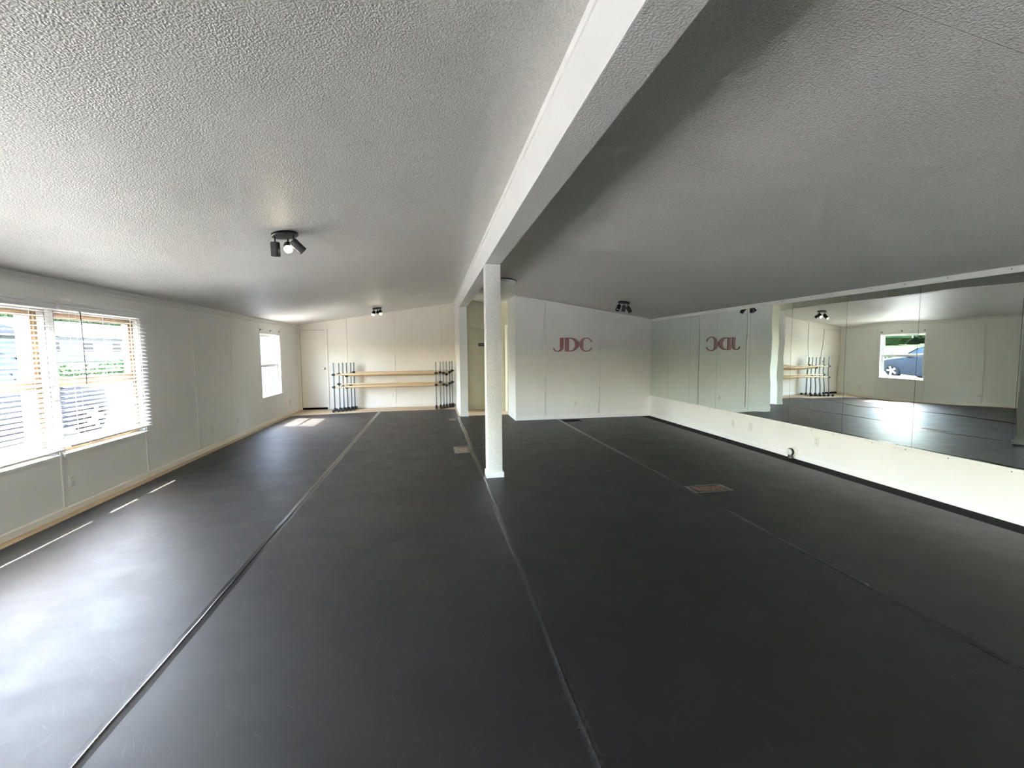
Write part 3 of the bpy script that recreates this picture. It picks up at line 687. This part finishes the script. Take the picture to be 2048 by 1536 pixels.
# ------------------------------------------------------------------ ceiling spot fixtures
def spot(cx, cy, zf, slope, label, heads, lit):
    zc = zf(cx)
    t = thing('ceiling_spotlight', label, 'spotlight', (cx, cy, zc-0.03), 'black ceiling spotlights')
    nrm = Vector((slope, 0, -1)).normalized()
    c0 = Vector((cx, cy, zc))
    MB().lathe(c0+nrm*0.0005, nrm, [(0, 0.105), (0.018, 0.108), (0.024, 0.104), (0.026, 0.09)], 36).build('canopy', 'black_metal', t)
    for i, ((ox, oy), dv) in enumerate(heads):
        d = Vector(dv).normalized(); base = c0+Vector((ox, oy, slope*ox))+nrm*0.024
        j = base+Vector((0, 0, -0.058))
        arm = MB(); arm.cyl(base, j, 0.0075, seg=10); arm.lathe(j-Vector((0, 0, 0.012)), (0, 0, 1), [(0, 0.006), (0.006, 0.011), (0.018, 0.011), (0.024, 0.006)], 12)
        arm.build('arm', 'black_metal', t)
        top = j-d*0.006+Vector((0, 0, -0.006))
        hd = MB().lathe(top, d, [(-0.012, 0.020), (-0.008, 0.036), (0.0, 0.037), (0.108, 0.037), (0.109, 0.034), (0.078, 0.0335), (0.0775, 0.004)], 24).build('lamp_head', 'black_metal', t)
        MB().lathe(top+d*0.078, d, [(0, 0.030), (0.003, 0.0315), (0.006, 0.027), (0.0075, 0.014)], 20).build('lamp_lens', 'bulb_lit' if lit[i] else 'bulb_off', hd)
    return t
spot(-1.228, 4.175, zl, SLL, 'black three head ceiling spotlight near the blinds, one head glowing', [((-0.072, -0.035), (-0.02, 0.12, -1)), ((0.0, 0.075), (0.28, -1.0, -0.55)), ((0.072, -0.02), (0.72, 0.25, -0.72))], (0, 1, 0))
spot(-1.24, 10.83, zl, SLL, 'black ceiling spotlight by the barre alcove with two glowing heads', [((-0.075, -0.02), (-0.15, -0.8, -0.75)), ((0.07, 0.0), (0.1, -0.8, -0.75)), ((0.0, 0.07), (0.6, 0.6, -0.5))], (1, 1, 1))
spot(3.533, 7.753, zr, SLR, 'unlit black three head ceiling spotlight near the mirrors', [((-0.085, 0.02), (-0.50, -0.45, -0.75)), ((-0.028, -0.07), (-0.10, 0.15, -1)), ((0.080, 0.0), (0.55, 0.1, -0.8))], (0, 0, 0))
# dome light on the right slope near the hall
dm = thing('dome_light', 'shallow white dome ceiling light near the hall', 'ceiling light', (1.335, 7.62, zr(1.335)-0.08))
nr = Vector((SLR, 0, -1)).normalized(); c0 = Vector((1.335, 7.62, zr(1.335)))
MB().lathe(c0+nr*0.0005, nr, [(0, 0.145), (0.012, 0.150), (0.018, 0.145)], 36).build('rim', 'steel_tube', dm)
MB().lathe(c0+nr*0.012, nr, [(0, 0.138), (0.02, 0.130), (0.045, 0.105), (0.062, 0.065), (0.070, 0.02)], 32).build('glass_dome', 'frosted_dome', dm)

# ------------------------------------------------------------------ six portable ballet barres
zt = [(0.93, 0.62), (0.945, 0.69), (0.925, 0.62), (0.885, 0.590), (0.935, 0.635), (0.975, 0.665)]
xl_ = [-2.432, -2.32, -2.235, -2.155, -2.068, -1.997]
ordb = ['nearest the middle of the room', 'second from the room side', 'third from the room side', 'third from the end wall', 'second from the end wall', 'closest to the end wall']
for i in range(6):
    y = 11.65+i*0.064; x0 = xl_[i]; x1 = x0+2.525; z1, z2 = zt[i]
    t = thing('ballet_barre', 'portable double ballet barre with wooden rails, %s' % ordb[i], 'ballet barre', ((x0+x1)/2, y, 0), 'portable ballet barres stored together')
    for sx, x in ((-1, x0), (1, x1)):
        u = MB(); u.cyl((x, y, 0.055), (x, y, 1.215), 0.0155, seg=14)
        uo = u.build('upright', 'steel_tube', t)
        MB().lathe((x, y, 1.213), (0, 0, 1), [(0, 0.0165), (0.006, 0.0165), (0.011, 0.010)], 12).build('end_cap', 'black_rubber', uo)
        fy0, fy1 = y-0.17, y+0.165
        fx = 0.018*(1 if i % 2 else -1)
        ft = MB().cyl((x+fx*0, fy0, 0.042), (x+fx*0, fy1, 0.042), 0.0175, seg=12).build('foot_bar', 'chrome', t)
        for fy, dirn in ((fy0, -1), (fy1, 1)):
            MB().lathe((x, fy-dirn*0.035, 0.034), (0, dirn, 0), [(0, 0.024), (0.01, 0.033), (0.05, 0.033), (0.058, 0.026)], 14).build('rubber_end', 'black_rubber', ft)
        jb = MB(); jb.lathe((x, y, 0.018), (0, 0, 1), [(0, 0.026), (0.02, 0.031), (0.055, 0.028), (0.075, 0.020)], 14); jb.build('base_joint', 'black_rubber', t)
        for zz in (z1, z2):
            cl = MB(); cl.lathe((x, y, zz-0.032), (0, 0, 1), [(0, 0.016), (0.006, 0.0198), (0.058, 0.0198), (0.064, 0.016)], 14)
            cl.lathe((x+sx*0.004, y-0.026, zz), (-sx, 0, 0), [(-0.03, 0.022), (-0.02, 0.028), (0.036, 0.027), (0.040, 0.023)], 14)
            cl.cyl((x, y-0.03, zz), (x, y, zz), 0.02, seg=10); cl.cyl((x+sx*0.02, y, zz), (x+sx*0.055, y, zz), 0.011, seg=8)
            cl.build('clamp', 'black_rubber', t)
    for zz in (z1, z2):
        MB().cyl((x0+0.008, y-0.026, zz), (x1-0.008, y-0.026, zz), 0.0175, seg=16).build('wooden_rail', 'barre_wood', t)

# ------------------------------------------------------------------ outdoors
GZ = -0.15
struct(MB().box((-30, -40, GZ-0.2), (XL-WT-0.005, 60, GZ)).box((XL-WT-0.005, -40, GZ-0.2), (30, YB-0.105, GZ)).build('ground', 'asphalt', smooth=False), 'pale parking lot outside the windows')
q = MB(); vs = []; fs = []
gx = [-17.0, -18.5, -22, -28, -40, -90]; gz = [GZ+0.01, 0.0, 0.35, 0.8, 1.7, 3.2]
for y in (-60, 120):
    vs += [(x, y, z) for x, z in zip(gx, gz)]
for i in range(5): fs.append((i, i+1, 7+i, 6+i))
struct(q.add(vs, fs).build('grass_bank', 'grass'), 'rising grass field beyond the parking lot')
def leaves(mb, c, rad, n2, size):
    for _ in range(n2):
        while True:
            d = Vector((rnd.uniform(-1, 1), rnd.uniform(-1, 1), rnd.uniform(-1, 1)))
            if 0.25 < d.length < 1: break
        p = Vector(c)+Vector((d.x*rad[0], d.y*rad[1], d.z*rad[2]))
        u = Vector((rnd.gauss(0, 1), rnd.gauss(0, 1), rnd.gauss(0, 1))).normalized(); v2 = u.orthogonal().normalized()
        s = size*rnd.uniform(0.6, 1.3)
        mb.add([p-u*s, p+v2*s*0.6, p+u*s, p-v2*s*0.6], [(0, 1, 2, 3)])
def tree(x, y, z, h, r, mat, label):
    t = thing('tree', label, 'tree', (x, y, z), 'trees beyond the field')
    tr2 = MB(); tr2.cyl((x, y, z-0.1), (x+0.1, y, z+h*0.55), 0.22, 0.12, 9)
    for k in range(4):
        a = k*1.7; tr2.cyl((x+0.08, y, z+h*(0.3+0.05*k)), (x+math.cos(a)*r*0.6, y+math.sin(a)*r*0.6, z+h*(0.55+0.06*k)), 0.08, 0.03, 6)
    tr2.build('trunk', 'bark', t)
    cr = MB(); cr.lathe((x, y, z+h*0.06), (0, 0, 1), [(0, r*0.5), (h*0.15, r*0.78), (h*0.45, r*0.74), (h*0.70, r*0.5), (h*0.86, r*0.12)], 12)
    for k in range(7):
        a = k*0.9; rr = r*0.45 if k else 0
        leaves(cr, (x+math.cos(a)*rr, y+math.sin(a)*rr, z+h*(0.24+0.10*k)), (r*0.62, r*0.62, h*0.2), 260, 0.30)
    cr.build('crown', mat, t, smooth=False)
for i in range(30):
    row = i % 2; yy = 14+(i//2)*6.2+row*3.1; xx = (-42 if row else -49)+rnd.uniform(-0.6, 0.6)
    tree(xx, yy, 1.75+row*-0.2, rnd.uniform(4.4, 5.4), rnd.uniform(2.6, 2.9), 'leaf_light' if row else 'leaf_dark',
         'lighter green tree in the front row beyond the field' if row else 'dark leafy tree in the back row beyond the field')
def shrub(x, y, z, r, h):
    t = thing('shrub', 'low green shrub at the edge of the parking lot', 'shrub', (x, y, z), 'shrubs along the field')
    f = MB(); leaves(f, (x, y, z+h*0.5), (r, r*1.3, h*0.6), 420, 0.11); f.build('foliage', 'leaf_light', t, smooth=False)
    MB().cyl((x, y, z-0.05), (x, y, z+h*0.5), 0.05, 0.02, 6).build('stem', 'bark', t)
for i in range(8): shrub(-19.5+rnd.uniform(-0.5, 0.5), 14+i*3.1, 0.15, rnd.uniform(0.8, 1.0), rnd.uniform(0.7, 1.0))
# car: stations along its length (front at +y), rings of eight points
def car(x, y, label, paint, L=4.6, W=1.84, H=1.66, zg=GZ):
    t = thing('parked_car', label, 'car', (x, y, zg), 'cars parked outside')
    st2 = [(-0.50, 0.42, 0.80, 0.86, 0.80, 0.70), (-0.475, 0.30, 0.95, 1.02, 0.90, 0.84), (-0.44, 0.24, 1.0, 1.04, 1.18, 0.80), (-0.36, 0.22, 1.0, 1.04, 1.60, 0.76), (-0.20, 0.20, 1.0, 1.02, 1.66, 0.76),
           (0.02, 0.20, 1.0, 1.01, 1.645, 0.76), (0.10, 0.20, 1.0, 1.01, 1.56, 0.74), (0.225, 0.20, 1.0, 1.00, 1.04, 0.84), (0.36, 0.22, 0.99, 0.95, 0.99, 0.84), (0.45, 0.28, 0.93, 0.84, 0.90, 0.80), (0.49, 0.36, 0.80, 0.70, 0.74, 0.68), (0.50, 0.42, 0.74, 0.60, 0.62, 0.62)]
    vs = []; fs = []
    for u, zs, wf, zb, ztp, wt in st2:
        hw = W/2; zs += zg; zb += zg; zt2 = ztp*H/1.66+zg
        ring = [(hw*wf*0.93, zs), (hw*wf, (zs+zb)/2), (hw*wf*0.98, zb), (hw*wt, zt2-0.03), (hw*wt*0.7, zt2)]
        ring = ring+[(-a, b3) for a, b3 in reversed(ring)]
        vs += [(x+a, y+u*L, b3) for a, b3 in ring]
    k = 10
    for i in range(len(st2)-1):
        for j in range(k): fs.append((i*k+j, i*k+(j+1) % k, (i+1)*k+(j+1) % k, (i+1)*k+j))
    fs += [tuple(range(k))[::-1], tuple(range((len(st2)-1)*k, len(st2)*k))]
    body = MB().add(vs, fs).build('body', paint, t)
    def ring_pt(u, side, fr):
        # point on the glass plane between belt and roof
        for a, b3 in zip(st2[:-1], st2[1:]):
            if a[0] <= u <= b3[0]:
                m = (u-a[0])/(b3[0]-a[0]); q2 = [a[j]+(b3[j]-a[j])*m for j in range(6)]; break
        hw = W/2; zb = q2[3]+zg; zt2 = q2[4]*H/1.66-0.03+zg
        xx = hw*q2[2]*0.98+(hw*q2[5]-hw*q2[2]*0.98)*fr
        return Vector((x+side*(xx+0.006), y+u*L, zb+(zt2-zb)*fr))
    for sd in (-1, 1):
        for u0, u1, u2, u3 in ((-0.40, -0.245, -0.245, -0.375), (-0.235, -0.045, -0.045, -0.235), (-0.035, 0.17, 0.085, -0.035)):
            us = [(u0, 0.08), (u1, 0.08), (u2, 0.88), (u3, 0.88)]
            pts = [ring_pt(u, sd, f) for u, f in us]
            MB().prism(pts, (sd*0.004, 0, 0)).build('side_window', 'car_glass', t, smooth=False)
        mb = MB(); c = ring_pt(0.15, sd, 0.10)+Vector((sd*0.11, 0, 0.04)); mb.box(c-Vector((0.09, 0.05, 0.06)), c+Vector((0.09, 0.05, 0.06)))
        mb.build('wing_mirror', paint, t, bevel=0.02)
        MB().box((x+sd*W*0.47, y+0.40*L, zg+0.66), (x+sd*W*0.36, y+0.465*L, zg+0.80)).build('headlight', 'lamp_plastic', t, bevel=0.02)
        for uy in (-0.305, 0.315):
            cw = Vector((x+sd*(W/2-0.10), y+uy*L, zg+0.345))
            ty = MB().lathe(cw-Vector((sd*0.11, 0, 0)), (sd, 0, 0), [(0, 0.22), (0.01, 0.32), (0.04, 0.345), (0.19, 0.345), (0.222, 0.325), (0.226, 0.24), (0.19, 0.235)], 32).build('tyre', 'tyre', t)
            rim = MB(); rc = cw+Vector((sd*0.10, 0, 0))
            rim.lathe(rc-Vector((sd*0.02, 0, 0)), (sd, 0, 0), [(0, 0.06), (0.03, 0.055), (0.036, 0.03)], 16)
            for s5 in range(5):
                a = s5*2*math.pi/5; d = Vector((0, math.cos(a), math.sin(a))); e2 = Vector((0, -math.sin(a), math.cos(a)))
                p0 = rc+d*0.04; p1 = rc+d*0.235
                rim.add([p0-e2*0.04, p0+e2*0.04, p1+e2*0.05, p1-e2*0.05]+[v2+Vector((sd*0.02, 0, 0)) for v2 in (p0-e2*0.04, p0+e2*0.04, p1+e2*0.05, p1-e2*0.05)],
                        [(0, 1, 2, 3), (4, 5, 6, 7), (0, 1, 5, 4), (1, 2, 6, 5), (2, 3, 7, 6), (3, 0, 4, 7)])
            rim.build('wheel_rim', 'alloy', ty, smooth=False)
    w0 = [Vector((x+s*W*0.37, y+0.112*L, zg+1.50*H/1.66)) for s in (-1, 1)]; w1 = [Vector((x+s*W*0.41, y+0.218*L, zg+1.10*H/1.66)) for s in (1, -1)]
    MB().prism([p2+Vector((0, 0.02, 0.02)) for p2 in w0+w1], (0, 0.006, 0.006)).build('windshield', 'car_glass', t, smooth=False)
    return t
car(-14.95, 17.5, 'dark grey car parked furthest out, reflected with the bare window', 'car_dark', 4.9, 1.95, 1.78)
car(-10.3, 10.6, 'blue car parked between two dark cars', 'car_blue', 4.4, 1.8, 1.45)
car(-7.9, 9.2, 'dark car parked closest to the blinds', 'car_dark', 4.4, 1.8, 1.45)
# neighbouring house
hb = thing('neighbour_house', 'low grey house with dark gable roof beyond the lot', 'house', (-32, 45, 0.75))
MB().box((-35, 38.5, 0.4), (-29, 52.5, 3.0)).build('wall', 'siding_grey', hb, smooth=False)
MB().prism([(-35.5, 38.0, 2.95), (-28.5, 38.0, 2.95), (-32, 38.0, 4.4)], (0, 15, 0)).build('roof', 'roof_grey', hb, smooth=False)
for yy in (39.5, 43.0, 46.5, 50.0):
    wv2 = MB().box((-29.0, yy, 1.6), (-28.94, yy+1.4, 2.6)).build('window', 'vinyl_frame', hb, smooth=False)
    MB().box((-28.945, yy+0.1, 1.7), (-28.93, yy+1.3, 2.5)).build('pane', 'car_glass', wv2, smooth=False)
# pale ribbed shed seen through the bare window
sd2 = thing('metal_shed', 'pale blue ribbed metal shed close outside the bare window', 'shed', (-5.1, 16.4, GZ))
MB().box((-5.55, 13.0, GZ), (-4.62, 20.0, 2.6)).build('wall', 'siding_pale', sd2, smooth=False)
for i in range(23): MB().box((-4.6195, 13.1+i*0.3, GZ+0.32), (-4.595, 13.16+i*0.3, 2.55)).build('rib', 'siding_pale', sd2, smooth=False)
MB().box((-4.6195, 13.0, GZ), (-4.585, 20.0, GZ+0.3)).build('skirt_board', 'siding_grey', sd2, smooth=False)
MB().prism([(-5.7, 12.9, 2.6), (-4.5, 12.9, 2.6), (-5.1, 12.9, 2.8)], (0, 7.2, 0)).build('roof', 'siding_pale', sd2, smooth=False)
# wooden posts of an outdoor ramp by the windows
for yy, ll in ((5.555, 'square wooden post outside, seen through the lower blind'), (7.18, 'square wooden post outside, seen through the raised blind'), (10.2, None)):
    if ll is None: continue
    pt = thing('outdoor_post', ll, 'post', (-4.2, yy, GZ), 'wooden posts outside the windows')
    MB().box((-4.28, yy-0.08, GZ), (-4.12, yy+0.08, 2.6)).build('shaft', 'post_wood', pt, bevel=0.006)
    MB().prism([(-4.30, yy-0.10, 2.6), (-4.10, yy-0.10, 2.6), (-4.2, yy-0.10, 2.68)], (0, 0.20, 0)).build('cap', 'post_wood', pt, smooth=False)
